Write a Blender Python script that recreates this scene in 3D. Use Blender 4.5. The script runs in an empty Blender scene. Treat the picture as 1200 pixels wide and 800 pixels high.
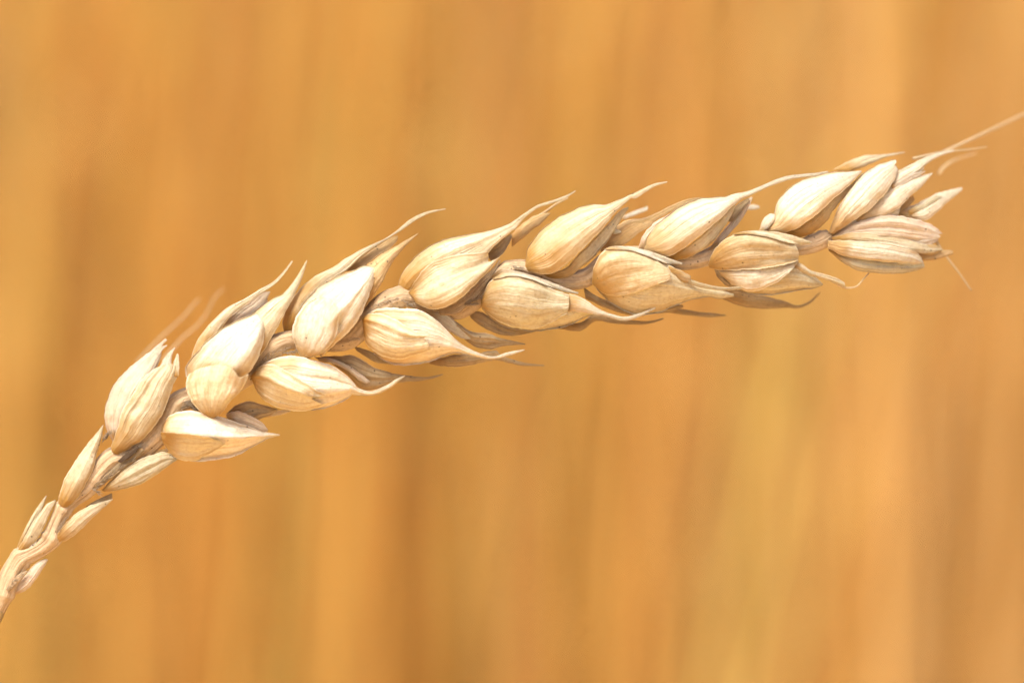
import bpy, math, random
import numpy as np
from mathutils import Vector, noise

# ------------------------------------------------------------------ camera, sky, sun, exposure
SC = bpy.context.scene
COL = SC.collection
DIST = 0.3056                      # camera to the ear (m)
PXM = 0.110 / 1200.0               # metres per photo pixel in the plane of the ear
CAM_H = 0.86
PITCH = math.radians(-11.0)

cam_data = bpy.data.cameras.new("camera")
cam = bpy.data.objects.new("camera", cam_data)
COL.objects.link(cam)
cam.location = (0, -DIST, CAM_H)
cam.rotation_euler = (math.radians(90) + PITCH, 0, 0)
cam_data.sensor_width = 36
cam_data.lens = 100
cam_data.clip_start = 0.01
cam_data.clip_end = 200
cam_data.dof.use_dof = True
cam_data.dof.focus_distance = DIST - 0.0008
cam_data.dof.aperture_fstop = 7.1
SC.camera = cam

SUN_EL, SUN_AZ = math.radians(64), math.radians(220)   # azimuth clockwise from +Y seen from above
w = bpy.data.worlds.new("World")
SC.world = w
w.use_nodes = True
nt = w.node_tree
sky = nt.nodes.new("ShaderNodeTexSky")
sky.sky_type = 'NISHITA'
sky.sun_disc = False
sky.sun_elevation = SUN_EL
sky.sun_rotation = SUN_AZ
sky.air_density = 0.7
sky.dust_density = 5.0
sky.ozone_density = 0.6
bg = nt.nodes["Background"]
bg.inputs["Strength"].default_value = 0.15
nt.links.new(sky.outputs[0], bg.inputs[0])

sun_d = bpy.data.lights.new("sun", 'SUN')
sun_d.energy = 2.5
sun_d.angle = math.radians(16)
sun_d.color = (1.0, 0.955, 0.88)
sun = bpy.data.objects.new("sun", sun_d)
COL.objects.link(sun)
sv = Vector((math.sin(SUN_AZ) * math.cos(SUN_EL), math.cos(SUN_AZ) * math.cos(SUN_EL), math.sin(SUN_EL)))
sun.rotation_euler = (-sv).to_track_quat('-Z', 'Y').to_euler()
sun.location = sv * 5

SC.view_settings.view_transform = 'Standard'
SC.view_settings.look = 'None'
SC.view_settings.exposure = 0.76
SC.view_settings.gamma = 1.0
SC.view_settings.use_curve_mapping = False
SC.render.engine = 'CYCLES'
SC.cycles.use_denoising = True
SC.cycles.use_adaptive_sampling = True
SC.cycles.adaptive_threshold = 0.02
SC.cycles.max_bounces = 5
SC.cycles.diffuse_bounces = 4
SC.cycles.glossy_bounces = 2
SC.cycles.transmission_bounces = 2
SC.cycles.sample_clamp_indirect = 6

# ------------------------------------------------------------------ materials
def new_mat(name):
    m = bpy.data.materials.new(name)
    m.use_nodes = True
    return m, m.node_tree, m.node_tree.nodes["Principled BSDF"]

class N:
    """tiny node helper"""
    def __init__(s, t): s.t = t
    def node(s, typ, **kw):
        n = s.t.nodes.new(typ)
        for k, v in kw.items(): setattr(n, k, v)
        return n
    def link(s, a, b): s.t.links.new(a, b)
    def val(s, sock, v):
        if hasattr(v, "is_output"): s.link(v, sock)
        else: sock.default_value = v
    def math(s, op, a, b=0.0, c=0.0, clamp=False):
        n = s.node("ShaderNodeMath", operation=op, use_clamp=clamp)
        s.val(n.inputs[0], a); s.val(n.inputs[1], b); s.val(n.inputs[2], c)
        return n.outputs[0]
    def ramp(s, a, lo, hi, o0=0.0, o1=1.0):
        n = s.node("ShaderNodeMapRange", interpolation_type='SMOOTHSTEP')
        s.val(n.inputs[0], a)
        for i, v in enumerate((lo, hi, o0, o1)): s.val(n.inputs[i + 1], v)
        return n.outputs[0]
    def mix(s, f, a, b, mode='MIX'):
        n = s.node("ShaderNodeMix", data_type='RGBA', blend_type=mode)
        s.val(n.inputs[0], f)
        for i, v in ((6, a), (7, b)):
            if not hasattr(v, "is_output") and len(v) == 3: v = (*v, 1)
            s.val(n.inputs[i], v)
        return n.outputs[2]
    def comb(s, x, y, z):
        n = s.node("ShaderNodeCombineXYZ")
        for i, v in enumerate((x, y, z)): s.val(n.inputs[i], v)
        return n.outputs[0]
    def noise(s, vec, scale, detail=2.0, w=None, rough=0.5):
        n = s.node("ShaderNodeTexNoise", noise_dimensions='4D' if w is not None else '3D')
        s.link(vec, n.inputs["Vector"])
        if w is not None: s.val(n.inputs["W"], w)
        n.inputs["Scale"].default_value = scale
        n.inputs["Detail"].default_value = detail
        n.inputs["Roughness"].default_value = rough
        return n.outputs[0]

def chaff(name, body, base, streak, tipc, base_len=0.40, base_amt=1.0, streak_amt=0.5, speck=1.0, sss=0.15, rough=0.46, trans=0.20):
    m, t, b = new_mat(name)
    n = N(t)
    uv = n.node("ShaderNodeUVMap")
    sep = n.node("ShaderNodeSeparateXYZ"); n.link(uv.outputs[0], sep.inputs[0])
    x, u = sep.outputs[0], sep.outputs[1]
    oi = n.node("ShaderNodeObjectInfo"); rnd = oi.outputs["Random"]
    wv = n.math('MULTIPLY', rnd, 57.0)
    tc = n.node("ShaderNodeTexCoord"); obj = tc.outputs["Object"]
    st = n.noise(n.comb(n.math('MULTIPLY', x, 9.0), n.math('MULTIPLY', u, 1.3), 0.0), 1.0, 3.0, wv, 0.6)
    fib = n.noise(n.comb(n.math('MULTIPLY', x, 34.0), n.math('MULTIPLY', u, 2.2), 0.0), 1.0, 2.0, wv, 0.6)
    blot = n.noise(obj, 260.0, 3.0, wv, 0.55)
    fine = n.noise(obj, 2600.0, 2.0, None, 0.6)
    # golden foot of the scale, its border broken up by the blotches
    ub = n.math('ADD', u, n.math('MULTIPLY', n.math('SUBTRACT', blot, 0.5), 0.55))
    ub = n.math('ADD', ub, n.math('MULTIPLY', n.math('SUBTRACT', st, 0.5), 0.25))
    fb = n.math('MULTIPLY', n.ramp(ub, 0.06, base_len, 1.0, 0.0), base_amt)
    c = n.mix(n.ramp(blot, 0.35, 0.7, 0.0, 0.55), body, tipc)
    c = n.mix(fb, c, base)
    sa = n.math('MULTIPLY', n.ramp(st, 0.46, 0.66), n.math('MULTIPLY', n.ramp(fib, 0.3, 0.6, 0.45, 1.0), streak_amt))
    c = n.mix(sa, c, streak)
    # thin veins
    c = n.mix(n.math('MULTIPLY', n.ramp(fib, 0.50, 0.70), 0.30), c, streak)
    # a tan seam along both margins
    e = n.math('ABSOLUTE', n.math('SUBTRACT', n.math('MULTIPLY', x, 2.0), 1.0))
    em = n.math('MULTIPLY', n.math('MULTIPLY', n.ramp(e, 0.70, 0.88), n.ramp(e, 0.90, 0.96, 1.0, 0.0)), n.ramp(blot, 0.35, 0.6, 0.15, 0.75))
    c = n.mix(em, c, streak)
    c = n.mix(n.math('MULTIPLY', n.ramp(e, 0.92, 0.98), 0.6), c, tipc)
    c = n.mix(n.ramp(fine, 0.38, 0.7, 0.0, 0.3), c, streak)
    # dark specks of mould and dust
    vo = n.node("ShaderNodeTexVoronoi"); n.link(obj, vo.inputs["Vector"]); vo.inputs["Scale"].default_value = 1500.0
    sc = n.node("ShaderNodeSeparateColor"); n.link(vo.outputs["Color"], sc.inputs[0])
    sp = n.math('MULTIPLY', n.ramp(vo.outputs["Distance"], 0.07, 0.22, 1.0, 0.0), n.math('GREATER_THAN', sc.outputs[0], 1.0 - 0.22 * speck))
    sp = n.math('MULTIPLY', sp, n.ramp(blot, 0.42, 0.62, 0.15, 0.85))
    c = n.mix(sp, c, (0.055, 0.03, 0.014))
    bl2 = n.noise(obj, 620.0, 4.0, wv, 0.7)
    c = n.mix(n.math('MULTIPLY', n.ramp(bl2, 0.585, 0.66), n.math('MULTIPLY', n.ramp(st, 0.42, 0.6), 0.5)), c, streak)
    # each scale a little lighter or darker
    hs = n.node("ShaderNodeHueSaturation"); n.link(c, hs.inputs["Color"])
    n.val(hs.inputs["Value"], n.math('ADD', 0.93, n.math('MULTIPLY', rnd, 0.12)))
    n.link(hs.outputs[0], b.inputs["Base Color"])
    b.inputs["Roughness"].default_value = rough
    b.inputs["Specular IOR Level"].default_value = 0.32
    b.inputs["Subsurface Weight"].default_value = sss
    b.inputs["Subsurface Radius"].default_value = (1.0, 0.62, 0.3)
    b.inputs["Subsurface Scale"].default_value = 0.0004
    hgt = n.math('ADD', n.math('MULTIPLY', fib, 0.9), n.math('ADD', n.math('MULTIPLY', st, 1.1), n.math('MULTIPLY', fine, 0.35)))
    bp = n.node("ShaderNodeBump"); bp.inputs["Strength"].default_value = 0.8; bp.inputs["Distance"].default_value = 0.00022
    n.link(hgt, bp.inputs["Height"]); n.link(bp.outputs[0], b.inputs["Normal"])
    if trans > 0:
        tr = n.node("ShaderNodeBsdfTranslucent"); n.link(n.mix(0.25, hs.outputs[0], (0.95, 0.78, 0.45)), tr.inputs["Color"])
        mx = n.node("ShaderNodeMixShader"); mx.inputs[0].default_value = trans
        out = t.nodes["Material Output"]
        n.link(b.outputs[0], mx.inputs[1]); n.link(tr.outputs[0], mx.inputs[2]); n.link(mx.outputs[0], out.inputs["Surface"])
    return m

M = {}
M['cream'] = chaff('chaff_cream', (0.81, 0.705, 0.46), (0.50, 0.27, 0.06), (0.52, 0.335, 0.135), (0.84, 0.755, 0.55))
M['pale'] = chaff('chaff_pale', (0.86, 0.785, 0.59), (0.58, 0.335, 0.09), (0.58, 0.40, 0.20), (0.87, 0.80, 0.64), base_len=0.34, base_amt=0.85, streak_amt=0.42)
M['gold'] = chaff('chaff_gold', (0.73, 0.605, 0.36), (0.52, 0.295, 0.075), (0.45, 0.265, 0.09), (0.78, 0.68, 0.46), base_len=0.5)
M['amber'] = chaff('chaff_amber', (0.70, 0.49, 0.22), (0.55, 0.31, 0.09), (0.44, 0.25, 0.09), (0.76, 0.58, 0.32), speck=2.2, streak_amt=0.6)
M['pink'] = chaff('chaff_pink', (0.80, 0.675, 0.48), (0.60, 0.385, 0.16), (0.58, 0.39, 0.25), (0.84, 0.74, 0.59), streak_amt=0.6, base_len=0.2)
M['green'] = chaff('chaff_grey_green', (0.74, 0.655, 0.42), (0.52, 0.30, 0.085), (0.40, 0.265, 0.115), (0.74, 0.69, 0.51), streak_amt=0.5)
M['dull'] = chaff('chaff_weathered_shade', (0.52, 0.39, 0.215), (0.42, 0.27, 0.12), (0.27, 0.17, 0.08), (0.58, 0.46, 0.28), streak_amt=0.7, speck=2.5, sss=0.1, rough=0.6)  # weathered grey-brown chaff; also painted shade in a recess and behind scales
M['rind'] = chaff('rachis_skin', (0.58, 0.42, 0.24), (0.52, 0.35, 0.175), (0.29, 0.18, 0.085), (0.66, 0.50, 0.31), streak_amt=0.8, speck=2.2, sss=0.1, rough=0.6, trans=0.0)
M['awn'] = chaff('awn_straw', (0.76, 0.58, 0.32), (0.76, 0.58, 0.32), (0.58, 0.38, 0.18), (0.80, 0.66, 0.42), base_amt=0.0)
M['recess_shade'] = chaff('recess_shade', (0.12, 0.075, 0.04), (0.10, 0.06, 0.03), (0.07, 0.04, 0.02), (0.16, 0.11, 0.06), trans=0.0, sss=0.0)  # near-black colour standing in for shade in the recess at the rachis
M['hair'] = chaff('hair_pale', (0.62, 0.50, 0.35), (0.5, 0.36, 0.22), (0.45, 0.33, 0.2), (0.66, 0.56, 0.42), speck=0, sss=0.0)

# ------------------------------------------------------------------ from photograph to place
cp, sp_ = math.cos(PITCH), math.sin(PITCH)
CAM = np.array(cam.location)
RIGHT = np.array((1.0, 0, 0)); FWD = np.array((0, cp, sp_)); UP = np.array((0, -sp_, cp))

def P(px, py, d):
    """pixel in the photo + height d (in pixels) above the plane of the ear, towards the viewer -> world point"""
    px_ = np.asarray(px, float)
    d = np.asarray(d) - 62 * (np.clip(px_ - 840, 0, 400) / 300) ** 2
    dist = DIST - d * PXM
    k = PXM * dist / DIST
    return CAM + np.multiply.outer(dist, FWD) + np.multiply.outer((np.asarray(px) - 600) * k, RIGHT) + np.multiply.outer((400 - np.asarray(py)) * k, UP)

TILES = dict(a=(0, 560), b=(50, 480), c=(100, 390), d=(180, 400), e=(200, 290), f=(280, 360), g=(370, 230), h=(310, 280),
             i=(400, 320), j=(450, 220), k=(540, 290), l=(600, 200), m=(680, 250), n=(740, 180), o=(820, 230), p=(880, 160),
             q=(960, 160), r=(1040, 120), s=(1000, 220), t=(500, 320))
def pts(txt):
    out, org, k = [], (0, 0), 1.0
    for tok in txt.split():
        if tok == 'Z': org, k = (0, 0), 1.0
        elif tok in TILES: org, k = TILES[tok], 0.2
        else:
            x, y = map(float, tok.split(','))
            out.append((org[0] + x * k, org[1] + y * k))
    return np.array(out)

def spline(p, n, ts=None):
    """centripetal-ish Catmull-Rom through p, resampled evenly by length (or at ts)"""
    p = np.asarray(p, float)
    if len(p) == 1: return np.repeat(p, n, 0)
    e = np.vstack([2 * p[0] - p[1], p, 2 * p[-1] - p[-2]])
    out = []
    for i in range(len(p) - 1):
        p0, p1, p2, p3 = e[i:i + 4]
        t = np.linspace(0, 1, 14, endpoint=False)[:, None]
        m1 = (p2 - p0) * 0.5; m2 = (p3 - p1) * 0.5
        L = np.linalg.norm(p2 - p1)
        for m in (m1, m2):
            q = np.linalg.norm(m)
            if q > L: m *= L / q
        out.append((2*t**3 - 3*t**2 + 1) * p1 + (t**3 - 2*t**2 + t) * m1 + (-2*t**3 + 3*t**2) * p2 + (t**3 - t**2) * m2)
    out.append(p[-1:])
    q = np.vstack(out)
    s = np.r_[0, np.cumsum(np.linalg.norm(np.diff(q, axis=0), axis=1))]
    s /= max(s[-1], 1e-9)
    if ts is None: ts = np.linspace(0, 1, n)
    return np.stack([np.interp(ts, s, q[:, k]) for k in range(p.shape[1])], 1)

def link(name, me, parent=None, mat=None):
    o = bpy.data.objects.new(name, me)
    COL.objects.link(o)
    if mat is not None: me.materials.append(mat)
    if parent is not None: o.parent = parent
    return o

def world_of(o):
    v = np.array(o.location)
    while o.parent: o = o.parent; v = v + np.array(o.location)
    return v

def mesh_from(name, verts, faces, uvs=None, smooth=True):
    me = bpy.data.meshes.new(name)
    me.from_pydata([tuple(v) for v in verts], [], faces)
    if uvs is not None:
        l = me.uv_layers.new(name="UVMap")
        vi = np.empty(len(me.loops), np.int32); me.loops.foreach_get("vertex_index", vi)
        l.data.foreach_set("uv", np.asarray(uvs, np.float32)[vi].ravel())
    if smooth: me.polygons.foreach_set("use_smooth", [True] * len(me.polygons))
    me.update()
    return me

HM = [None]          # relief of the spikelet under construction, so that outer scales lie on the inner ones
def hm_get(G):
    h = HM[0]; X = np.clip(G[..., 0] + 100, 1, h.shape[1] - 3); Y = np.clip(G[..., 1], 1, h.shape[0] - 3)
    x0 = X.astype(int); y0 = Y.astype(int); fx = X - x0; fy = Y - y0
    return (h[y0, x0] * (1 - fx) + h[y0, x0 + 1] * fx) * (1 - fy) + (h[y0 + 1, x0] * (1 - fx) + h[y0 + 1, x0 + 1] * fx) * fy
def hm_put(G, D):
    k = 5
    nu, nv = D.shape
    a = np.linspace(0, nu - 1, nu * k); b = np.linspace(0, nv - 1, nv * k)
    i0 = np.minimum(a.astype(int), nu - 2); j0 = np.minimum(b.astype(int), nv - 2)
    fa = (a - i0)[:, None]; fb = (b - j0)[None]
    def rs_(Z): return (Z[i0][:, j0] * (1 - fb) + Z[i0][:, j0 + 1] * fb) * (1 - fa) + (Z[i0 + 1][:, j0] * (1 - fb) + Z[i0 + 1][:, j0 + 1] * fb) * fa
    X = np.round(rs_(G[..., 0]) + 100).astype(int); Y = np.round(rs_(G[..., 1])).astype(int)
    ok = (X > 0) & (X < 1499) & (Y > 0) & (Y < 899)
    np.maximum.at(HM[0], (Y[ok], X[ok]), rs_(D)[ok])

SEED = [11]
def scale(parent, name, A, B, d=0.0, end=None, base=None, r=0.72, k=0.0, keel=0.0, q=0.6, tilt=None, crest=0.0, gap=4.5, mat='cream',
          thick=2.6, pod=False, vein=1.15, over=None, lip=0.10, flute=1.0, nu=60, nv=28, wob=1.0, rag=0.0):
    """A husk scale (glume, lemma, palea) between two margins A and B: a curved shell with real thickness.
    d: height profile along the scale; r: roundness; k/keel: place and sharpness of the keel; tilt: leans one margin back."""
    SEED[0] += 1
    if tilt is None: tilt = parent['lean']
    rs = np.random.RandomState(SEED[0])
    A, B = pts(A), pts(B)
    # rows packed a little towards both ends
    u = np.linspace(0, 1, nu); u = 0.5 * u + 0.5 * (1 - np.cos(math.pi * u)) / 2
    ea, eb = spline(A, nu, u), spline(B, nu, u)
    he = np.linalg.norm(eb - ea, axis=1) / 2
    dirv = (eb - ea) / (np.linalg.norm(eb - ea, axis=1)[:, None] + 1e-6)
    for ed, sg in ((ea, 1), (eb, -1)):
        o3 = rs.uniform(0, 200)
        fr = np.array([noise.noise((p_[0] / 2.6 + o3, p_[1] / 2.6, 0.3)) * 0.7 + noise.noise((p_[0] / 8 + o3, p_[1] / 8, 5.3)) * 1.0 for p_ in ed])
        ed += dirv * (sg * np.clip(fr, -0.4, 1) * np.clip(he / 7, 0.25, 1) * 0.9)[:, None]
    x = np.sin(np.linspace(-math.pi / 2, math.pi / 2, nv)) * 0.8 + np.linspace(-1, 1, nv) * 0.2
    s = (x + 1) / 2
    c1 = spline(pts(end), nv, s) if end else ea[-1] + np.outer(s, eb[-1] - ea[-1])
    c0 = spline(pts(base), nv, s) if base else ea[0] + np.outer(s, eb[0] - ea[0])
    U, S = u[:, None, None], s[None, :, None]
    G = (1 - S) * ea[:, None] + S * eb[:, None] + (1 - U) * c0[None] + U * c1[None] \
        - ((1 - U) * (1 - S) * ea[0] + (1 - U) * S * eb[0] + U * (1 - S) * ea[-1] + U * S * eb[-1])
    h = np.linalg.norm(eb - ea, axis=1) / 2
    h = np.maximum(h, 0.35)
    hs = h.copy()
    for _ in range(3): hs[1:-1] = (hs[:-2] + 2 * hs[1:-1] + hs[2:]) / 4
    t = np.where(x < k, (x - k) / (1 + k), (x - k) / (1 - k))
    f = (1 - keel) * np.maximum(1 - np.abs(t) ** 2, 0) ** q + keel * (1 - np.abs(t) ** 1.15)
    lp = np.clip((np.abs(t) - 0.84) / 0.16, 0, 1); f = f + lip * lp * lp * (3 - 2 * lp) * (1 if r > 0 else 0)
    dl = np.atleast_1d(np.asarray(d, float))
    dd = np.interp(u, np.linspace(0, 1, len(dl)), dl) if len(dl) < 3 else spline(np.c_[np.linspace(0, 1, len(dl)), dl], nu, None)[:, 1]
    if len(dl) >= 3:
        sp = spline(np.c_[np.linspace(0, 1, len(dl)) * 60, dl], 90); dd = np.interp(u * 60, sp[:, 0], sp[:, 1])
    D = dd[:, None] + r * hs[:, None] * f[None] + tilt * hs[:, None] * (-x)[None]
    # round the blunt ends over so that they do not stop like a cut tube
    g0 = np.clip(u / 0.10, 0, 1); g0 = np.sqrt(1 - (1 - g0) ** 2) * 0.75 + 0.25
    D = dd[:, None] + (D - dd[:, None]) * g0[:, None]
    # veins, wrinkles and slight warps
    hm = hs.max()
    if vein > 0 and hm > 3:
        env = np.minimum(1, hs / hm) * np.clip(u / 0.15, 0, 1)
        for iv in range(11):
            vx = -0.9 + 0.18 * iv + rs.uniform(-0.07, 0.07); ww = rs.uniform(0.035, 0.075); am = vein * rs.uniform(0.0, 1.0) ** 1.5 * 1.5 * min(1.3, hm / 16)
            vx_u = vx * (1 - 0.25 * u)
            D += am * env[:, None] * np.exp(-((x[None] - vx_u[:, None]) / ww) ** 2)
        # one or two long shallow folds, as dry husk has
        for iv in range(2):
            vx = rs.uniform(-0.6, 0.6); ww = rs.uniform(0.14, 0.26); am = -flute * rs.uniform(0.4, 2.4) * min(1.3, hm / 16)
            eu = np.exp(-((u - rs.uniform(0.35, 0.8)) / 0.3) ** 2)
            D += am * (env * eu)[:, None] * np.exp(-((x[None] - vx * (1 - 0.3 * u)[:, None]) / ww) ** 2)
    off = rs.uniform(0, 100, 3)
    amp = wob * min(1.0, hm / 14)
    for a_ in range(nu):
        for b_ in range(nv):
            gx, gy = G[a_, b_]
            v = noise.noise_vector((gx / 16 + off[0], gy / 16 + off[1], off[2]))
            v2 = noise.noise_vector((gx / 5 + off[1], gy / 5 + off[0], off[2]))
            wgt = min(1.0, hs[a_] / 6)
            D[a_, b_] += (v[0] * 2.0 + v2[0] * 0.45) * amp * wgt
            if rag > 0: 
                G[a_, b_, 0] += v2[1] * rag * wgt; G[a_, b_, 1] += v2[2] * rag * wgt
            else:
                G[a_, b_, 0] += (v[1] * 0.5 + v2[1] * 0.22) * amp * wgt; G[a_, b_, 1] += (v[2] * 0.5 + v2[2] * 0.22) * amp * wgt
    if over is None: over = name == 'glume'
    if over:
        GP = 2.4 + gap * (u ** 2)[:, None]
        need = np.maximum(hm_get(G) + GP - D, 0); need[need > 60] = 0
        need = np.where(hm_get(G) < -150, 0, need)
        L = need.copy()
        for _ in range(14):
            L[1:-1] = (L[:-2] + 2 * L[1:-1] + L[2:]) / 4; L[:, 1:-1] = (L[:, :-2] + 2 * L[:, 1:-1] + L[:, 2:]) / 4
            L = np.maximum(L, need)
        D = D + L
    if crest:
        cr = np.where(x < k, np.clip(1 - (k - x) / (1 + k), 0, 1) ** 1.3, np.exp(-np.maximum(x - k, 0) / 0.13))
        D = D + crest * (np.clip(u / 0.12, 0, 1) * np.minimum(1, hs / hm * 1.3))[:, None] * cr[None]
    hm_put(G, D)
    if pod:
        Db = dd[:, None] - 0.55 * hs[:, None] * f[None] * g0[:, None]
    else:
        th = np.minimum(thick, 0.25 + hs * 0.5)
        Db = D - th[:, None] * (0.35 + 0.65 * (1 - np.abs(x) ** 4))[None]
    Gb = G.copy()
    if not pod:     # inner skin slightly smaller, so the margin is a thin rounded lip
        mid = (ea + eb)[:, None] / 2
        Gb = mid + (G - mid) * 0.985
    wp = world_of(parent)
    Vf = P(G[..., 0], G[..., 1], D).reshape(-1, 3) - wp
    Vb = P(Gb[..., 0], Gb[..., 1], Db).reshape(-1, 3) - wp
    nn = nu * nv
    idx = np.arange(nn).reshape(nu, nv)
    F = []
    a0, a1, a2, a3 = idx[:-1, :-1], idx[:-1, 1:], idx[1:, 1:], idx[1:, :-1]
    F += np.stack([a0, a1, a2, a3], -1).reshape(-1, 4).tolist()
    F += (np.stack([a3, a2, a1, a0], -1).reshape(-1, 4) + nn).tolist()
    rim = list(idx[0, :]) + list(idx[1:, -1]) + list(idx[-1, -2::-1]) + list(idx[-2:0:-1, 0])
    for q0, q1 in zip(rim, rim[1:] + rim[:1]): F.append([q1, q0, q0 + nn, q1 + nn])
    uv = np.stack([np.broadcast_to(s[None], (nu, nv)), np.broadcast_to(u[:, None], (nu, nv))], -1).reshape(-1, 2)
    # orient outward: compare first face normal with the viewer
    me = mesh_from(name, np.vstack([Vf, Vb]), F, np.vstack([uv, uv]))
    o = link(name, me, parent, M[mat])
    import bmesh
    bm = bmesh.new(); bm.from_mesh(me); bmesh.ops.recalc_face_normals(bm, faces=bm.faces); bm.to_mesh(me); bm.free()
    return o

def tube(verts, faces, uvs, path, radii, sides=10, flat=1.0, rs=None, bumpy=0.0, vrep=1.0, ribs=0.0):
    """append a tapered closed tube along 3-D path (numpy n x 3)"""
    path = np.asarray(path, float); n = len(path)
    tan = np.gradient(path, axis=0); tan /= np.linalg.norm(tan, axis=1)[:, None] + 1e-12
    ref = FWD
    b0 = len(verts)
    for i in range(n):
        s1 = np.cross(tan[i], ref); s1 /= np.linalg.norm(s1) + 1e-12
        s2 = np.cross(s1, tan[i])
        for j in range(sides):
            a = 2 * math.pi * j / sides
            rr = radii[i] * (1 + ribs * math.cos(7 * a + 0.6 * math.sin(i * 0.05))) * (1 + (bumpy * rs.uniform(-1, 1) if rs is not None else 0))
            verts.append(path[i] + rr * (math.cos(a) * s1 + flat * math.sin(a) * s2))
            uvs.append((j / sides, vrep * i / (n - 1)))
    for i in range(n - 1):
        for j in range(sides):
            j2 = (j + 1) % sides
            faces.append([b0 + i * sides + j, b0 + i * sides + j2, b0 + (i + 1) * sides + j2, b0 + (i + 1) * sides + j])
    faces.append([b0 + j for j in range(sides)][::-1])
    faces.append([b0 + (n - 1) * sides + j for j in range(sides)])

def awn(parent, txt, w0, w1, d, mat='awn', name='awn'):
    """a bristle along a centre line, from half-width w0 to w1 pixels"""
    p = spline(pts(txt), 30)
    dd = np.interp(np.linspace(0, 1, 30), np.linspace(0, 1, len(np.atleast_1d(d))), np.atleast_1d(d))
    path = P(p[:, 0], p[:, 1], dd) - world_of(parent)
    V, F, UVs = [], [], []
    tube(V, F, UVs, path, np.linspace(w0, w1, 30) * PXM, 8)
    return link(name, mesh_from(name, V, F, UVs), parent, M[mat])

def empty(name, loc, parent=None):
    o = bpy.data.objects.new(name, None)
    o.empty_display_size = 0.005
    COL.objects.link(o)
    if parent: o.parent = parent; loc = np.array(loc) - world_of(parent)
    o.location = loc
    return o

# ------------------------------------------------------------------ the ground and the field behind
def straw_mat():
    m, t, b = new_mat('field_straw'); n = N(t)
    at = n.node("ShaderNodeAttribute", attribute_name="straw")
    geo = n.node("ShaderNodeNewGeometry")
    nz = n.noise(geo.outputs["Position"], 60.0, 2.0)
    c = n.mix(n.ramp(nz, 0.3, 0.75, 0.0, 0.25), at.outputs["Color"], (0.42, 0.20, 0.06))
    n.link(c, b.inputs["Base Color"])
    b.inputs["Roughness"].default_value = 0.6
    b.inputs["Specular IOR Level"].default_value = 0.25
    return m
def soil_mat():
    m, t, b = new_mat('straw_litter'); n = N(t)
    geo = n.node("ShaderNodeNewGeometry")
    a = n.noise(geo.outputs["Position"], 9.0, 4.0)
    f = n.noise(geo.outputs["Position"], 70.0, 3.0)
    c = n.mix(n.ramp(a, 0.35, 0.65), (0.64, 0.36, 0.11), (0.72, 0.45, 0.17))
    c = n.mix(n.ramp(f, 0.4, 0.7, 0.0, 0.5), c, (0.52, 0.27, 0.085))
    n.link(c, b.inputs["Base Color"]); b.inputs["Roughness"].default_value = 0.9
    return m
gv = [(-40, -20, 0), (40, -20, 0), (40, 80, 0), (-40, 80, 0)]
ground = link('ground', mesh_from('ground', gv, [[0, 1, 2, 3]], smooth=False), None, soil_mat())
ground['kind'] = 'structure'

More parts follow.
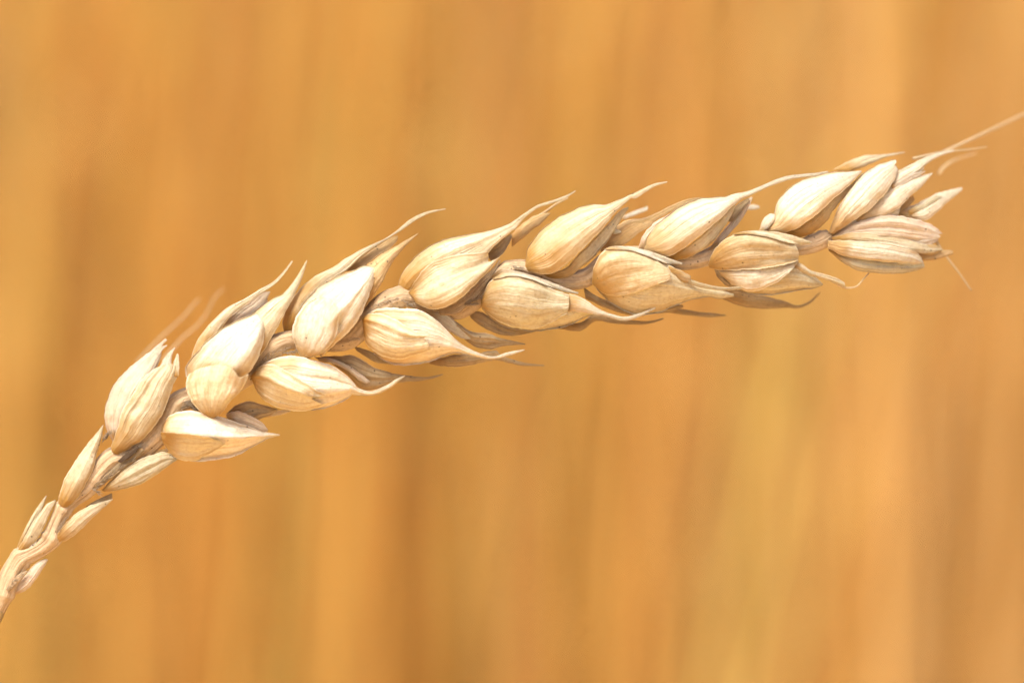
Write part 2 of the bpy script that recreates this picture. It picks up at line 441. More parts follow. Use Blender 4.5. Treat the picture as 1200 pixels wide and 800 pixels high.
def wheat_field():
    rs = np.random.RandomState(5)
    V, F, C = [], [], []
    def ring_tube(path, rad, col, sides=4):
        b0 = len(V)
        for i, (p, r) in enumerate(zip(path, rad)):
            for j in range(sides):
                a = 2 * math.pi * j / sides + 0.4
                V.append((p[0] + r * math.cos(a), p[1] + r * math.sin(a), p[2])); C.append(col)
        for i in range(len(path) - 1):
            for j in range(sides):
                j2 = (j + 1) % sides
                F.append((b0 + i * sides + j, b0 + i * sides + j2, b0 + (i + 1) * sides + j2, b0 + (i + 1) * sides + j))
        F.append(tuple(b0 + (len(path) - 1) * sides + j for j in range(sides)))
    def blade(path, wd, side, col):
        b0 = len(V)
        for p, ww in zip(path, wd):
            V.append(p - side * ww); V.append(p + side * ww); C.append(col); C.append(col)
        for i in range(len(path) - 1):
            F.append((b0 + 2 * i, b0 + 2 * i + 1, b0 + 2 * i + 3, b0 + 2 * i + 2))
    gold = np.array((0.715, 0.43, 0.118)); rust = np.array((0.685, 0.38, 0.088)); tan_ = np.array((0.665, 0.45, 0.185)); green = np.array((0.63, 0.50, 0.13))
    n = 0
    while n < 5200:
        if n < 14:      # the first loose straws in front of the stand
            y = rs.uniform(0.50, 0.70); x = rs.uniform(-0.45, 0.45)
        else:
            y = 0.70 + 5.6 * rs.rand() ** 1.45
            x = rs.uniform(-1, 1) * (0.75 + 0.32 * y)
        # patchy crop: stands of greener, rustier and paler straw
        f1 = noise.noise((x * 4.5 + 7, y * 1.6, 1.7)); f2 = noise.noise((x * 5.5, y * 2.0 + 9, 4.2))
        g = 0.05 + (0.62 if (abs(x / (0.31 + y) + 0.165) < 0.022 or abs(x / (0.31 + y) + 0.020) < 0.014) and y < 2.0 else 0)
        pr = rs.rand()
        col = gold
        if pr < g: col = green
        elif f1 > 0.12 and rs.rand() < 0.75: col = rust
        elif f2 > 0.10 and rs.rand() < 0.75: col = tan_
        col = col * rs.uniform(0.82, 1.12)
        H = rs.uniform(0.93, 1.08)
        lean = rs.normal(0.04, 0.09); leany = rs.normal(0, 0.07); bend = rs.uniform(0.02, 0.10) * rs.choice([-1, 1]) * (1 if y > 0.7 else 0.3)
        zz = np.linspace(0, 1, 6)
        path = np.c_[x + lean * zz + bend * zz ** 4, y + leany * zz, H * zz]
        ring_tube(path, np.linspace(0.0024, 0.0016, 6), col)
        # nodding ear
        top = path[-1]; dirx = np.sign(bend) * rs.uniform(0.2, 0.8); ln = rs.uniform(0.07, 0.10)
        tt = np.linspace(0, 1, 6)
        ear = np.c_[top[0] + dirx * ln * tt, top[1] + rs.normal(0, 0.3) * ln * tt, top[2] + ln * (0.8 * tt - 1.1 * abs(dirx) * tt ** 2)]
        ring_tube(ear, np.array([0.003, 0.0065, 0.0075, 0.007, 0.0055, 0.002]), np.minimum(col * 1.1, 0.85), 5)
        for _ in range(2 if y > 0.85 else 0):
            z0 = rs.uniform(0.15, 0.75) * H; a = rs.uniform(0, 2 * math.pi); L = rs.uniform(0.10, 0.22)
            st = np.array((np.interp(z0, path[:, 2], path[:, 0]), np.interp(z0, path[:, 2], path[:, 1]), z0))
            q = np.linspace(0, 1, 5)[:, None]
            dv = np.array((math.cos(a), math.sin(a), 0.0))
            bp = st + dv * L * 0.55 * q + np.array((0, 0, 1.0)) * L * (0.9 * q - 1.5 * q ** 2)
            blade(bp, np.array((0.002, 0.0045, 0.005, 0.0035, 0.0005)), np.array((-dv[1], dv[0], 0)), col * rs.uniform(0.8, 1.05))
        n += 1
    me = bpy.data.meshes.new('wheat_field')
    me.from_pydata([tuple(v) for v in V], [], F)
    ca = me.color_attributes.new(name="straw", type='FLOAT_COLOR', domain='POINT')
    ca.data.foreach_set("color", np.c_[np.array(C), np.ones(len(C))].astype(np.float32).ravel())
    o = link('wheat_field', me, None, straw_mat())
    o['kind'] = 'stuff'
    o['label'] = 'blurred golden field of ripe wheat straw behind the sharp ear'
    o['category'] = 'wheat field'
wheat_field()

# ------------------------------------------------------------------ the ear
ROOT = np.array((-0.118, 0.03, 0.0))
ear = empty('wheat_ear', ROOT)
ear['label'] = 'single ripe cream wheat ear with pale husks, bent across the picture in sharp focus'
ear['category'] = 'wheat ear'

# rachis: the zigzag axis that carries the spikelets, px, py, d, radius
RACH = [(-6,722,0,8.5),(2,706,0,9),(6,694,0,11.5),(14,673,0,13),(25,655,0,12.5),(38,648,0,10),(50,641,0,10.5),(60,631,0,11.5),(66,613,0,8.5),(75,596,0,10),(86,586,0,8.5),
        (102,573,0,10.5),(118,552,0,12.5),(134,537,-1,14),(160,531,-5,12.5),(190,504,-6,14),(206,474,-4,12),(228,464,-8,13),(264,452,-10,14),
        (294,436,-8,13),(316,410,-3,13),(338,399,-2,11),(368,400,-9,11),(408,398,-10,12),(432,374,-6,13),(456,353,0,13),(476,348,0,11),(506,358,-8,11),(540,362,-9,12),
        (566,340,-7,12),(592,318,-2,10),(612,314,-2,10),(650,328,-9,11),(686,326,-9,11),(716,304,-9,11),(752,298,-8,9),(790,306,-7,10),(822,304,-7,10),(856,290,-9,10),
        (900,288,-6,9),(936,290,-4,10),(958,284,-2,11),(972,276,-3,8)]
rp = np.array(RACH, float)
r4 = spline(rp, 330)
V, F, UVs = [], [], []
rs0 = np.random.RandomState(3)
rad = r4[:, 3] * PXM
for nx, ny in ((4, 697), (25, 654), (61, 630), (75, 596), (112, 561), (322, 405), (470, 349), (596, 317), (966, 281)):
    rad = rad + 2.2 * PXM * np.exp(-(np.hypot(r4[:, 0] - nx, r4[:, 1] - ny) / 3.2) ** 2)
rad = rad * (1 + 0.07 * np.array([noise.noise((i * 0.13, 2.2, 0)) for i in range(len(rad))]))
tube(V, F, UVs, P(r4[:, 0], r4[:, 1], r4[:, 2]) - ROOT, rad, 42, 0.8, rs0, 0.01, vrep=14.0, ribs=0.05)
link('rachis', mesh_from('rachis', V, F, UVs), ear, M['rind'])
# stem below the ear down to the soil
a0 = P(-2, 714, 0); tdir = P(-14, 742, 0) - P(4, 702, 0); tdir = tdir / np.linalg.norm(tdir)
q = np.linspace(0, 1, 60)[:, None]
p1 = a0 + tdir * 0.16
p2 = ROOT + np.array((0, 0, 0.35))
stem = (1 - q) ** 3 * a0 + 3 * (1 - q) ** 2 * q * p1 + 3 * (1 - q) * q ** 2 * p2 + q ** 3 * ROOT
V, F, UVs = [], [], []
tube(V, F, UVs, stem - ROOT, np.linspace(8.5, 17, 60) * PXM, 16, vrep=30.0)
link('stem', mesh_from('stem', V, F, UVs), ear, M['green'])

def spikelet(px, py, lean=0.0):
    HM[0] = np.full((900, 1500), -200.0)
    o = empty('spikelet', P(px, py, 0), ear)
    o['lean'] = lean          # upper row faces the light, lower row hangs away from it
    return o

# --- basal, undeveloped spikelets
s = spikelet(25, 648)
scale(s, 'glume', 'a 95,420 130,330 185,220 240,140 268,103', 'a 140,400 190,300 240,200 262,140 275,103', d=[-4, -2], mat='cream', r=0.5)
scale(s, 'glume', 'a 100,425 150,330 200,250 270,155 322,127', 'a 158,430 210,370 255,290 290,210 328,133', d=[3, 6, 4], mat='cream', r=0.6, k=-0.3, keel=0.6)
scale(s, 'palea', 'a 160,425 190,375 220,340', 'a 170,430 205,395 225,345', d=[6, 3], mat='pale', r=0.4)
s = spikelet(14, 694)
scale(s, 'glume', 'a 50,668 110,610 170,540 220,490 270,470', 'a 80,685 150,660 205,600 245,540 282,478', d=[2, 4, 0], mat='pink', r=0.55, k=0.2, keel=0.4)
scale(s, 'glume', 'a 30,660 70,600 120,555 155,540', 'a 50,670 90,630 130,590 158,550', d=[9, 11], mat='rind', r=0.4)
s = spikelet(68, 632)
scale(s, 'glume', 'a 500,168 570,125 655,88', 'a 520,175 600,145 660,118', d=[-2, -3], mat='dull', r=0.4)
scale(s, 'glume', 'a 330,335 380,265 450,205 540,155 660,121', 'a 340,380 400,362 470,305 540,235 660,127', d=[6, 9, 4], mat='cream', r=0.7, k=-0.35, keel=0.7)
s = spikelet(74, 592)
scale(s, 'glume', 'b 90,545 110,450 170,330 240,230 320,130 354,86', 'b 145,572 220,490 280,380 310,290 340,180 357,90', d=[7, 9, 3], mat='cream', r=0.75, k=0.15, keel=0.2, base='b 90,545 110,568 145,572')
s = spikelet(120, 573)
scale(s, 'glume', 'b 620,278 680,238 725,226', 'b 640,285 700,258 737,245', d=[-2, 0], mat='amber', r=0.5)
scale(s, 'glume', 'b 345,470 400,410 500,330 600,275 720,248 792,285', 'b 360,480 460,468 560,440 660,385 740,325 794,290', d=[5, 7, 2], mat='green', r=0.65, k=-0.2, keel=0.3)

scale(s, 'palea', 'b 300,440 380,370 470,290 560,205', 'b 310,470 410,400 510,320 600,240', d=[10, 10], mat='dull', r=0.3, over=False)  # added brown filler in the recess, its shade put into the colour
scale(s, 'palea', 'b 440,300 490,255 555,208', 'b 455,312 510,280 565,222', d=[15, 15], mat='recess_shade', r=0.3, over=False)  # added dark sliver, paints the deep shade of the recess
# --- first full spikelet above the axis
s = spikelet(140, 528, -0.3)
scale(s, 'lemma', 'c 165,650 120,550 110,470 150,330 230,225 330,145 395,92 468,32', 'c 230,640 260,540 300,440 350,340 400,240 440,150 450,80 480,42', d=[-4, 2, -3], mat='pink', r=0.7, pod=True, rag=0.5)
scale(s, 'palea', 'c 360,170 400,110 440,82 478,68', 'c 400,200 430,150 450,105 480,76', d=[4, 0], mat='pink', r=0.4)
scale(s, 'lemma', 'c 425,240 448,170 480,122 523,83', 'c 500,240 505,150 514,112 528,90', d=[12, 8], mat='pale', r=0.4)
scale(s, 'lemma', 'c 495,250 512,180 534,124', 'c 545,260 552,190 549,135', d=[14, 8], mat='cream', r=0.4, end='c 534,124 542,120 549,135')
scale(s, 'glume', 'c 148,672 185,580 212,465 262,385 325,285 385,222 430,196', 'c 195,714 280,667 352,610 430,510 472,430 512,320 545,235 550,185',
      end='c 430,196 455,186 485,190 505,180 520,192 550,185', d=[8, 14, 10], mat='cream', r=0.62, k=-0.15, keel=0.3, tilt=0.1, base='c 148,672 162,702 195,714', over=False)
# --- first below
s = spikelet(190, 505, 0.32)
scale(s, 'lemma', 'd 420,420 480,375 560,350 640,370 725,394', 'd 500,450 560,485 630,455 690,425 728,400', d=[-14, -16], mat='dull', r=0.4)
scale(s, 'lemma', 'd 680,418 740,402 800,404', 'd 660,445 740,430 802,411', d=[-20, -22], mat='pink', r=0.5)
scale(s, 'palea', 'd 420,425 500,408 580,440 640,480 668,512', 'd 440,480 540,510 640,535 670,524', d=[-4, 0, -4], mat='pink', r=0.5)
scale(s, 'lemma', 'd 38,500 100,430 200,406 350,428 500,478 640,525 738,544', 'd 45,570 85,645 160,690 260,703 380,692 500,662 590,612 680,566 740,551',
      d=[2, 5, 0], mat='pale', r=0.95, k=-0.08, keel=1.0, pod=True, lip=0.05, crest=4)
scale(s, 'glume', 'd 40,530 150,532 260,547 340,567 416,592', 'd 48,580 90,652 150,690 230,700 300,674 370,632 420,598', d=[10, 12, 6], mat='cream', r=0.3, tilt=0.5, k=-0.3)
# --- second above
s = spikelet(248, 488, -0.3)
scale(s, 'lemma', 'e 110,690 140,580 200,480 320,360 430,300 520,245 600,200 660,140 710,76', 'e 250,580 300,475 355,400 430,340 532,268 610,217 670,152 717,82', d=[-6, -2, -8], mat='cream', r=0.6, k=-0.3, keel=0.4)
scale(s, 'palea', 'e 280,480 350,400 450,320 530,265 582,256', 'e 400,450 480,395 565,335 566,300 583,262', d=[-9, -12], mat='pink', r=-0.3, q=1)
scale(s, 'lemma', 'e 380,500 440,415 510,360 600,300 690,238 750,150 796,72', 'e 460,720 560,580 625,470 682,360 742,242 776,160 800,80', d=[-2, 4, 0], mat='cream', r=0.75, k=-0.25, keel=0.5, pod=True)
scale(s, 'lemma', 'e 90,760 85,700 130,635 200,555 300,475 400,422 500,385 545,420', 'e 400,800 450,740 492,690 532,590 552,500 550,428', d=[6, 14, 8], mat='pale', r=0.8, k=0.5, keel=0.6, pod=True)
scale(s, 'glume', 'd 330,446 268,405 210,332 188,252 203,192', 'd 352,447 402,415 452,350 500,300 537,245 557,190', end='d 203,192 250,165 340,140 430,146 478,178 500,210 530,203 557,190',
      d=[18, 24, 22], mat='cream', r=0.6, q=0.7, base='d 330,446 340,449 352,447', k=0.1, gap=7)
awn(s, 'Z 160,425 190,394 216,370 e 130,340 165,303', 1.7, 1.0, [-190, -210])
awn(s, 'Z 190,425 203,408 e 80,520 150,462 210,390 260,290 312,243', 1.7, 0.9, [-190, -210])
# --- second below
s = spikelet(295, 442, 0.32)
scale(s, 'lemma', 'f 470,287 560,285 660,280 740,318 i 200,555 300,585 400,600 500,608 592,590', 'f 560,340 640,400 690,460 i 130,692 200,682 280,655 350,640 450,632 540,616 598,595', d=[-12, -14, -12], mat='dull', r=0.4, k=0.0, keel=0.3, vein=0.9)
scale(s, 'palea', 'f 440,290 540,300 640,340 720,395 766,432', 'f 480,320 560,335 640,375 700,425 745,447 768,438', d=[-4, -2, -4], mat='pink', r=0.5, keel=0.4)
scale(s, 'lemma', 'f 85,405 130,340 220,295 330,283 430,308 540,340 620,390 680,450 i 90,668 170,690 270,652 330,615 372,597', 'f 100,470 200,560 350,607 480,597 560,572 650,530 i 60,712 130,718 200,712 280,677 340,632 375,603',
      d=[0, 7, 6, 4], mat='pale', r=0.75, k=0.2, keel=0.5, pod=True, nu=84)
scale(s, 'glume', 'f 68,405 120,350 200,335 300,385 400,443 460,488 510,512', 'f 75,425 110,500 180,567 280,600 380,608 450,592 503,572', end='f 510,512 470,522 425,530 455,552 503,572',
      d=[6, 13, 10], mat='cream', r=0.55, k=-0.25, keel=0.7, crest=6)
# --- third above
s = spikelet(355, 418, -0.3)
scale(s, 'lemma', 'h 120,560 106,480 150,370 220,280 300,215 400,165 480,110 g 300,295 400,250 470,203 560,130 650,90 760,71', 'h 200,560 240,440 340,300 430,215 g 190,430 250,365 340,300 440,237 500,202 580,147 660,104 762,77', d=[-8, -2, -6, -6], mat='cream', r=0.6, k=-0.2, keel=0.3, nu=84)
scale(s, 'palea', 'g 170,440 250,365 340,300 430,243 477,228', 'g 220,435 310,400 380,345 440,300 475,262 482,236', d=[-8, -12], mat='amber', r=-0.3, q=1)
scale(s, 'lemma', 'g 230,460 280,408 340,360 430,310 510,268 596,217', 'g 270,680 350,570 402,480 442,400 500,322 552,267 599,222', d=[-4, 2, 0], mat='amber', r=0.7, k=-0.2, keel=0.6, pod=True, rag=0.7)
scale(s, 'lemma', 'h 190,520 210,400 265,318 335,260 420,220 500,190 590,155 640,165', 'h 330,690 430,604 522,512 572,430 612,330 640,250 652,180', d=[4, 12, 6], mat='pale', r=0.75, k=0.3, keel=0.6, pod=True)
scale(s, 'glume', 'h 212,692 178,620 160,530 185,450 228,392 288,350', 'h 245,702 330,672 402,602 432,540 440,470 470,393', end='h 288,350 350,338 400,350 408,385 425,408 445,405 470,393',
      d=[14, 22, 18], mat='pale', r=0.6, q=0.65, base='h 212,692 228,701 245,702', gap=9)
# --- third below
s = spikelet(428, 385, 0.32)
scale(s, 'lemma', 'i 75,428 150,450 260,500 340,520', 'i 88,455 150,495 220,527 345,540', d=[-12, -14], mat='dull', r=0.5)  # rear body, the shade under the spikelet put into its dull colour
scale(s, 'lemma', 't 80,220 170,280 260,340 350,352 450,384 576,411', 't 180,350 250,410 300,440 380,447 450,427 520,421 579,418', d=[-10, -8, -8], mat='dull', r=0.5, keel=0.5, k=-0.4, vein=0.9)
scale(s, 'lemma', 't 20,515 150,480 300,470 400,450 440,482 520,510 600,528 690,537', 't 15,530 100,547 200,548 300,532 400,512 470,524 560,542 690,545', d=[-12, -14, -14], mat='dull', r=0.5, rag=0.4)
scale(s, 'palea', 'i 480,222 560,228 625,244 690,310 758,380', 'i 480,240 560,290 640,345 700,380 758,389', d=[-4, -3, -4], mat='pale', r=0.35, keel=0.5, k=-0.7)
scale(s, 'lemma', 'i 145,242 220,207 330,204 440,213 530,252 600,312 t 170,388 260,447 340,479 400,487 480,462 572,445', 'i 190,470 260,517 345,542 450,532 540,512 620,477 t 190,470 260,485 340,501 400,504 490,483 575,453',
      d=[0, 7, 6, 5], mat='pale', r=0.75, k=0.3, keel=0.5, pod=True, nu=84)
scale(s, 'glume', 'i 122,265 150,235 220,234 300,262 380,308 450,343 532,364', 'i 128,330 140,400 180,452 260,493 340,503 430,482 524,452', end='i 532,364 505,370 484,380 506,405 524,452',
      d=[6, 13, 10], mat='cream', r=0.6, k=-0.5, keel=0.5, crest=6)
# --- fourth above
s = spikelet(485, 345, -0.3)
scale(s, 'lemma', 'l 0,370 40,330 100,280 160,253 222,246', 'l 0,450 60,402 130,342 180,302 224,252', d=[-8, -10], mat='amber', r=0.5, rag=0.6)
scale(s, 'palea', 'j 590,378 680,310 745,268', 'j 630,430 690,395 730,330 752,288', d=[0, -2], mat='dull', r=-0.3, q=1)
scale(s, 'lemma', 'j 300,690 420,650 530,565 640,468 675,418', 'j 330,745 420,745 520,675 605,565 655,485 684,430', d=[2, 4, 2], mat='rind', r=0.5)  # side scale in rind brown, a painted shade under the rim
scale(s, 'lemma', 'j 88,615 85,555 130,460 220,370 330,308 450,279 600,254 700,222 l 0,298 60,258 140,205 220,178 300,150 371,116', 'j 160,625 220,590 300,560 400,530 500,470 580,410 640,350 700,295 750,250 l 20,340 60,292 140,226 220,196 310,164 374,122',
      d=[0, 8, 6, -2], mat='cream', r=0.7, k=-0.15, keel=0.3, pod=True, nu=84)
scale(s, 'glume', 'j 142,612 190,533 250,455 340,413 450,388 550,378 607,370', 'j 160,632 200,682 290,714 380,692 480,622 560,542 632,470 678,405', end='j 607,370 613,405 612,434 640,425 678,405',
      d=[8, 18, 14], mat='cream', r=0.6, k=0.35, keel=0.35, base='j 142,612 150,622 160,632')
awn(s, 'l 100,300 190,245 260,195 330,160', 2.2, 1.0, [-14, -14])
# --- fourth below
s = spikelet(562, 352, 0.32)
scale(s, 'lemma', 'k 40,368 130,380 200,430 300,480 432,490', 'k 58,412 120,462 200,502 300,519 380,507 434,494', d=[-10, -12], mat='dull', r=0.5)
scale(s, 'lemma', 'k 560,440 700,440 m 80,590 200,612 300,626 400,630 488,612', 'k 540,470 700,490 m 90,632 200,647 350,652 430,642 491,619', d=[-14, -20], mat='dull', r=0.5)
scale(s, 'lemma', 'k 130,330 250,260 400,230 540,250 630,272 720,300 m 80,540 150,578 250,604 330,589 440,551', 'k 125,360 210,440 320,481 440,491 560,476 660,445 m 30,605 100,597 160,605 250,630 330,613 442,558',
      d=[0, 6, 5, 8, 8], mat='green', r=0.72, k=-0.1, keel=0.35, pod=True, nu=84)
scale(s, 'glume', 'k 118,300 170,200 250,163 340,163 440,192 540,240 632,278', 'k 122,352 180,405 260,455 350,478 450,475 540,435 622,388', end='k 632,278 635,330 622,388', d=[6, 13, 9], mat='green', r=0.78, k=-0.2, vein=1.0)
scale(s, 'awn', 'k 605,300 640,272 700,288 760,325 m 80,543 150,578 250,604 330,589 440,551', 'k 600,380 660,375 740,385 m 40,588 100,597 160,607 250,630 330,613 442,558', d=[16, 18, 14, 14], mat='pale', r=0.5, k=-0.1, keel=0.4, tilt=0.0)
scale(s, 'glume', 'k 165,185 230,128 320,136 400,158 520,198 620,238 690,262', 'k 200,185 300,165 400,182 500,220 600,258 688,272', d=[6, 12, 14], mat='pale', r=0.5, keel=0.4)
# --- fifth above
s = spikelet(618, 315, -0.3)
scale(s, 'awn', 'l 640,268 720,235 795,208', 'l 650,290 740,255 796,232', d=[-55, -60], mat='pale', r=0.5)
scale(s, 'lemma', 'l 170,600 300,578 400,480 500,380 580,290 640,228 680,212', 'l 225,637 330,622 420,555 505,482 565,402 625,312 672,238 684,222', d=[0, 5, 2], mat='cream', r=0.5, tilt=0.3)
scale(s, 'palea', 'l 590,330 615,340 638,352', 'l 580,375 615,370 640,362', d=[-2, -2], mat='cream', r=0.5)
scale(s, 'lemma', 'l 78,530 98,440 180,340 290,260 430,202 560,194 640,164 700,134 n 60,208 130,177 209,162', 'l 85,590 180,607 260,592 350,522 430,442 520,352 592,262 650,207 700,163 n 20,268 60,244 130,198 211,170',
      d=[2, 13, 10, 6], mat='cream', r=0.68, k=0.1, keel=0.3, pod=True, nu=84, base='l 78,530 75,562 85,590')
# --- fifth below
s = spikelet(694, 332, 0.32)
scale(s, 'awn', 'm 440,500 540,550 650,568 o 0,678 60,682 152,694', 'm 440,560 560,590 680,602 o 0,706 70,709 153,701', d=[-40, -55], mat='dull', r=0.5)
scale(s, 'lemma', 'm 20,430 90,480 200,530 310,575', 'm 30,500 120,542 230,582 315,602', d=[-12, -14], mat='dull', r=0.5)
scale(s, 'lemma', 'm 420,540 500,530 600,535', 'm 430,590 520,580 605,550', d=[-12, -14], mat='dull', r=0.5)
scale(s, 'lemma', 'm 100,330 250,260 400,255 520,300 620,370 720,430 n 520,800 600,822', 'm 68,410 150,502 240,562 330,597 460,582 560,540 660,505 760,492 n 520,850 602,838', d=[0, 5, 2], mat='green', r=0.72, k=-0.1, keel=0.2, pod=True, vein=0.9)
scale(s, 'awn', 'm 505,303 580,330 650,368 n 340,731 430,761 540,782 640,777 729,768', 'm 515,388 600,407 660,412 n 330,762 430,788 530,801 640,796 732,777', d=[18, 17, 12, 10], mat='cream', r=0.55, k=-0.1, keel=0.4)
scale(s, 'glume', 'm 68,400 80,310 130,225 200,200 300,206 400,242 475,295', 'm 75,420 150,475 250,482 350,457 450,415 527,385', end='m 475,295 522,330 527,385', d=[6, 16, 14], mat='gold', r=0.75, k=-0.2, vein=1.0)
scale(s, 'glume', 'm 130,212 200,191 320,198 430,228 520,262 599,290', 'm 190,212 300,218 400,252 500,290 597,301', d=[8, 15, 18], mat='pale', r=0.5, keel=0.4)
# --- sixth above
s = spikelet(757, 292, -0.3)
scale(s, 'awn', 'n 655,300 720,299 750,306', 'n 655,334 720,330 750,322', d=[-55, -60], mat='pale', r=0.5)
scale(s, 'lemma', 'm 115,225 170,110 250,50 n 0,385 60,380 140,350 230,305 330,265 417,256', 'm 160,215 250,190 340,120 420,65 n 130,400 220,345 320,295 418,264', d=[-10, -8, -10], mat='amber', r=0.45, k=-0.5, keel=0.5)
scale(s, 'lemma', 'n 445,565 540,450 620,350 660,280 704,252', 'n 470,570 560,485 642,392 692,302 711,262', d=[-2, 0], mat='pink', r=0.5)
scale(s, 'palea', 'n 560,400 600,320 660,270 690,262', 'n 590,400 630,350 665,310 692,270', d=[3, 3], mat='dull', r=-0.2, q=1)
scale(s, 'lemma', 'n 210,597 330,542 440,452 540,357 606,298', 'n 265,628 370,594 472,522 543,432 592,352 610,305', d=[8, 10, 10], mat='cream', r=0.5, tilt=0.35)
scale(s, 'lemma', 'n 40,552 70,475 140,400 230,350 300,310', 'n 90,560 140,500 220,430 300,330', d=[0, 2], mat='pink', r=0.5)
scale(s, 'lemma', 'n 68,558 100,470 200,370 300,300 420,261 560,249 640,227 p 0,312 80,277 180,239 260,223 370,213 451,202', 'n 80,574 150,597 220,602 320,547 430,462 530,372 602,302 650,266 p 0,345 90,303 190,265 260,247 370,231 453,209',
      d=[4, 15, 12, 8], mat='pale', r=0.65, k=0.1, keel=0.3, pod=True, nu=84)
# --- sixth below
s = spikelet(832, 312, 0.32)
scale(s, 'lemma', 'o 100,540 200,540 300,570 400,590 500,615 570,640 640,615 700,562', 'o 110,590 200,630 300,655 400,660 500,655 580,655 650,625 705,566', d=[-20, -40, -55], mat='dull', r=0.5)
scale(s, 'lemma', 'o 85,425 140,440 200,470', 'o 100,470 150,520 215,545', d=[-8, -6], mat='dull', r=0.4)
scale(s, 'lemma', 'o 110,440 250,400 400,390 540,400 620,430 680,470 722,514', 'o 140,480 200,535 280,570 380,580 480,573 580,552 660,542 724,520', d=[2, 7, 3], mat='green', r=0.68, k=-0.1, keel=0.2, pod=True, vein=0.9)
scale(s, 'awn', 'o 520,400 580,387 650,431 740,458 800,477 Z 990,331', 'o 530,425 640,462 730,487 800,511 Z 991,337', d=[14, 13, 10], mat='cream', r=0.55, keel=0.3)
awn(s, 'Z 976,330 989,337 1003,336 1012,327 1019,319', 1.6, 0.8, [8, 2])
scale(s, 'glume', 'o 110,440 250,420 400,400 520,385 578,372', 'o 140,475 210,535 320,557 450,505 540,432 580,382', d=[8, 13, 12], mat='pale', r=0.45, tilt=0.3)
scale(s, 'glume', 'o 48,400 80,320 150,250 240,211 360,214 470,244 562,284', 'o 58,418 150,436 250,432 350,425 470,405 577,376', end='o 562,284 581,330 577,376', d=[8, 18, 16], mat='gold', r=0.75, k=-0.1, vein=1.0)
scale(s, 'glume', 'o 170,228 280,203 400,203 500,218 590,243 657,268', 'o 270,218 400,238 490,264 580,284 652,279', d=[14, 18, 20], mat='cream', r=0.45, keel=0.4)
# --- seventh above
s = spikelet(900, 268, -0.3)
scale(s, 'lemma', 'q 80,195 180,140 260,113 380,104 502,89', 'q 170,215 270,175 350,138 400,120 505,95', d=[-22, -26], mat='cream', r=0.5)
scale(s, 'lemma', 'p 180,562 300,518 400,438 500,348 600,268 655,212', 'p 285,595 365,565 445,495 505,405 595,305 664,220', d=[2, 5, 2], mat='gold', r=0.5, tilt=0.35)
scale(s, 'glume', 'p 48,555 70,490 110,452 138,455', 'p 80,560 115,525 140,490 144,462', d=[6, 8], mat='pale', r=0.6)
scale(s, 'lemma', 'p 72,555 128,470 150,390 200,320 290,259 400,221 520,204 645,199', 'p 100,566 200,564 300,522 402,442 502,352 582,282 650,206', d=[4, 13, 6], mat='pale', r=0.6, k=0.15, keel=0.25, pod=True)
# --- terminal spikelet
s = spikelet(970, 278, -0.25)
scale(s, 'lemma', 'q 440,430 540,408 620,368 700,328 760,314 Z 1127,219', 'q 470,480 560,485 630,488 690,445 750,385 Z 1128,223', d=[-2, 3, -2], mat='pale', r=0.5, k=0.2, keel=0.6, rag=0.9)
scale(s, 'lemma', 'q 60,575 150,450 300,350 450,300', 'q 80,590 200,540 330,500 460,470', d=[-2, 2], mat='pale', r=0.3, end='q 450,300 480,380 460,470')
scale(s, 'palea', 'q 380,445 470,395 550,345', 'q 410,465 500,430 562,372', d=[-2, -2], mat='amber', r=0.4, rag=0.6)
scale(s, 'lemma', 'q 300,340 420,220 500,180 600,130 700,95 795,79', 'q 340,390 440,310 540,235 600,190 650,148 720,112 796,86', d=[0, 4, -6], mat='pale', r=0.55, pod=True)
scale(s, 'palea', 'q 460,250 550,200 613,179', 'q 480,280 565,238 615,189', d=[5, 4], mat='pale', r=0.5)
scale(s, 'lemma', 'q 190,480 300,380 400,310 500,258 580,233 662,213', 'q 240,510 380,462 455,430 535,352 602,292 665,220', d=[2, 9, 4], mat='pale', r=0.55, pod=True, k=0.2, keel=0.3)
scale(s, 'lemma', 'q 55,565 110,420 190,300 270,210 360,160 447,133', 'q 85,570 200,495 300,425 380,345 442,255 462,200 456,180', end='q 447,133 452,150 446,165 456,180', d=[4, 14, 6], mat='pale', r=0.6, pod=True, k=0.1, keel=0.5, rag=0.6)
awn(s, 'Z 1045,208 1080,190 1120,172 1200,134 1270,98', 2.6, 1.5, [0, -40, -70, -100])
awn(s, 'r 150,330 280,300 370,286 470,278 582,261', 2.0, 0.7, [-6, -20])
awn(s, 'r 300,420 330,380 390,340 520,298', 1.8, 0.8, [-90, -90])
s = spikelet(972, 284, 0.05)
scale(s, 'lemma', 'q 555,690 650,678 730,663 782,668', 'q 590,732 680,724 750,704 787,686', d=[2, 4], mat='amber', r=0.5)
scale(s, 'lemma', 'q 75,590 180,520 280,484 400,463 520,473 640,508 727,570', 'q 85,600 250,600 400,610 520,620 620,625 690,612 690,596', end='q 727,570 700,574 712,585 690,596', d=[2, 10, 4], mat='pink', r=0.55, pod=True, k=-0.2, keel=0.5, vein=1.4, flute=2.0, rag=0.5)
scale(s, 'lemma', 'q 75,590 200,560 350,572 500,598 620,633 716,658', 'q 85,620 250,650 400,670 530,685 640,685 717,669', d=[6, 13, 8], mat='cream', r=0.45, keel=0.4, vein=1.0)
scale(s, 'lemma', 'q 50,650 150,680 300,715 450,730 617,746', 'q 55,670 150,747 220,783 350,803 480,803 560,788 617,766', d=[2, 8, 4], mat='green', r=0.6, pod=True)
scale(s, 'glume', 'q 52,608 150,608 300,618 420,628 530,657 592,698 613,738', 'q 48,652 130,694 250,720 400,735 520,745 611,748', d=[8, 17, 12], mat='pale', r=0.6, k=-0.1, keel=0.2, vein=1.0)
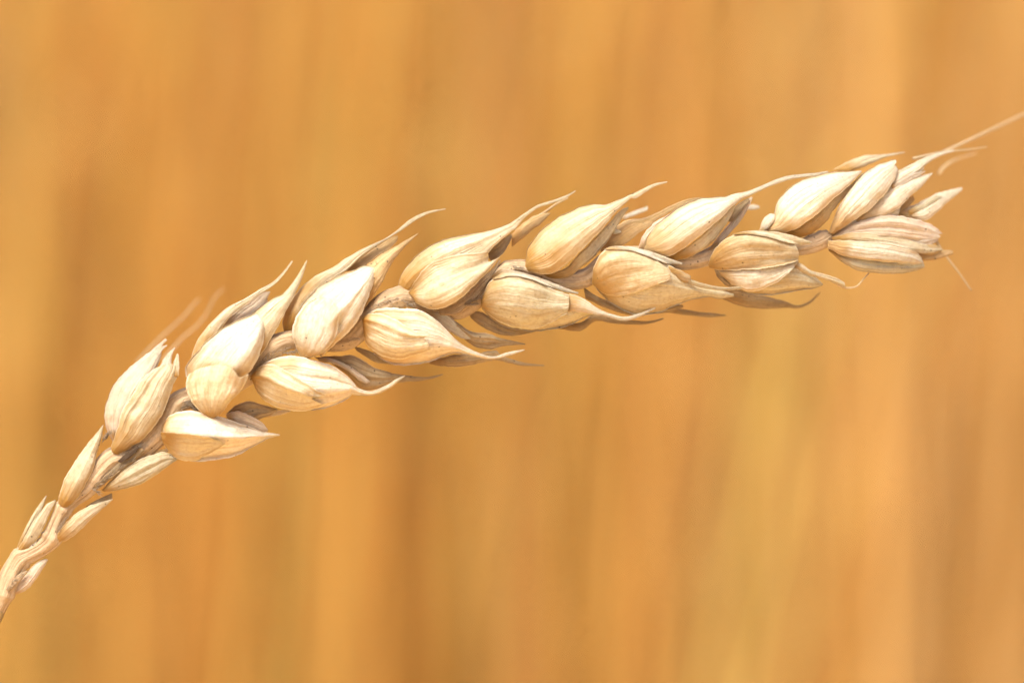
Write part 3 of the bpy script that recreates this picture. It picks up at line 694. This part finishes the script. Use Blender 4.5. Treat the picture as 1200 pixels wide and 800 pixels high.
scale(s, 'palea', 'q 420,280 520,225 620,200', 'q 430,320 530,275 625,206', d=[9, 6], mat='pink', r=0.5, rag=0.6)
scale(s, 'palea', 'q 520,430 600,395 690,345 720,350', 'q 530,465 620,440 680,400 724,358', d=[4, 5], mat='green', r=0.5, rag=0.7)
scale(s, 'palea', 'q 540,600 630,590 690,590', 'q 560,650 640,640 700,610', d=[8, 6], mat='pink', r=0.4, rag=0.6)
scale(s, 'palea', 'q 600,640 660,630 712,650', 'q 600,690 670,690 716,668', d=[9, 6], mat='amber', r=0.4, rag=0.6)
awn(s, 'q 670,580 Z 1101,289 s 550,410 620,500 692,602', 1.9, 1.0, [2, 6])

# --- pale hairs on the edges and nodes of the rachis
def hairs():
    rs = np.random.RandomState(8)
    V, F, UVs = [], [], []
    spots = [('b 300,470 340,425 400,375 470,330 530,290', 70, (0.75, -0.55), 6), ('b 350,190 380,150', 20, (0.2, -1), 6), ('b 80,720 110,670 150,630', 40, (0.5, -0.8), 3),
             ('a 40,660 90,600 150,550', 40, (0.6, -0.7), 3), ('c 560,450 600,400 640,450', 40, (0.9, -0.2), 6), ('f 250,270 330,255 350,265', 40, (0.9, -0.1), 6),
             ('i 380,190 420,180', 25, (0.9, 0.3), 4), ('k 20,330 100,330', 30, (0.8, 0.3), 4), ('f 640,190 700,180', 20, (0.8, 0.3), 4), ('c 120,620 150,590', 16, (0.3, -1), 5),
             ('b 290,460 330,490', 22, (0.9, 0.3), 5), ('b 440,300 500,270 560,215', 50, (0.8, -0.5), 7), ('d 170,350 230,390 250,400', 50, (0.9, 0.1), 6),
             ('e 500,690 600,620 690,590', 40, (0.8, -0.3), 3), ('g 330,640 480,600 560,640', 50, (0.8, 0.2), 3), ('l 0,560 60,570', 26, (0.7, 0.5), 4), ('j 480,680 560,640', 40, (0.8, -0.3), 4)]
    for txt, n, dr, ln in spots:
        base = spline(pts(txt), n)
        for bx, by in base:
            a = math.atan2(dr[1], dr[0]) + rs.normal(0, 0.35); L = ln * rs.uniform(0.6, 1.5)
            bx += rs.normal(0, 0.8); by += rs.normal(0, 0.8)
            d0 = rs.uniform(8, 13); cur = rs.normal(0, 0.3)
            q = np.linspace(0, 1, 5)
            pxs = bx + L * q * np.cos(a + cur * q); pys = by + L * q * np.sin(a + cur * q)
            tube(V, F, UVs, P(pxs, pys, d0 + q * rs.uniform(-1, 4)) - ROOT, np.array((0.42, 0.4, 0.34, 0.24, 0.1)) * PXM, 3)
    o = link('hairs', mesh_from('hairs', V, F, UVs), ear, M['hair'])
    o['kind'] = 'stuff'
hairs()
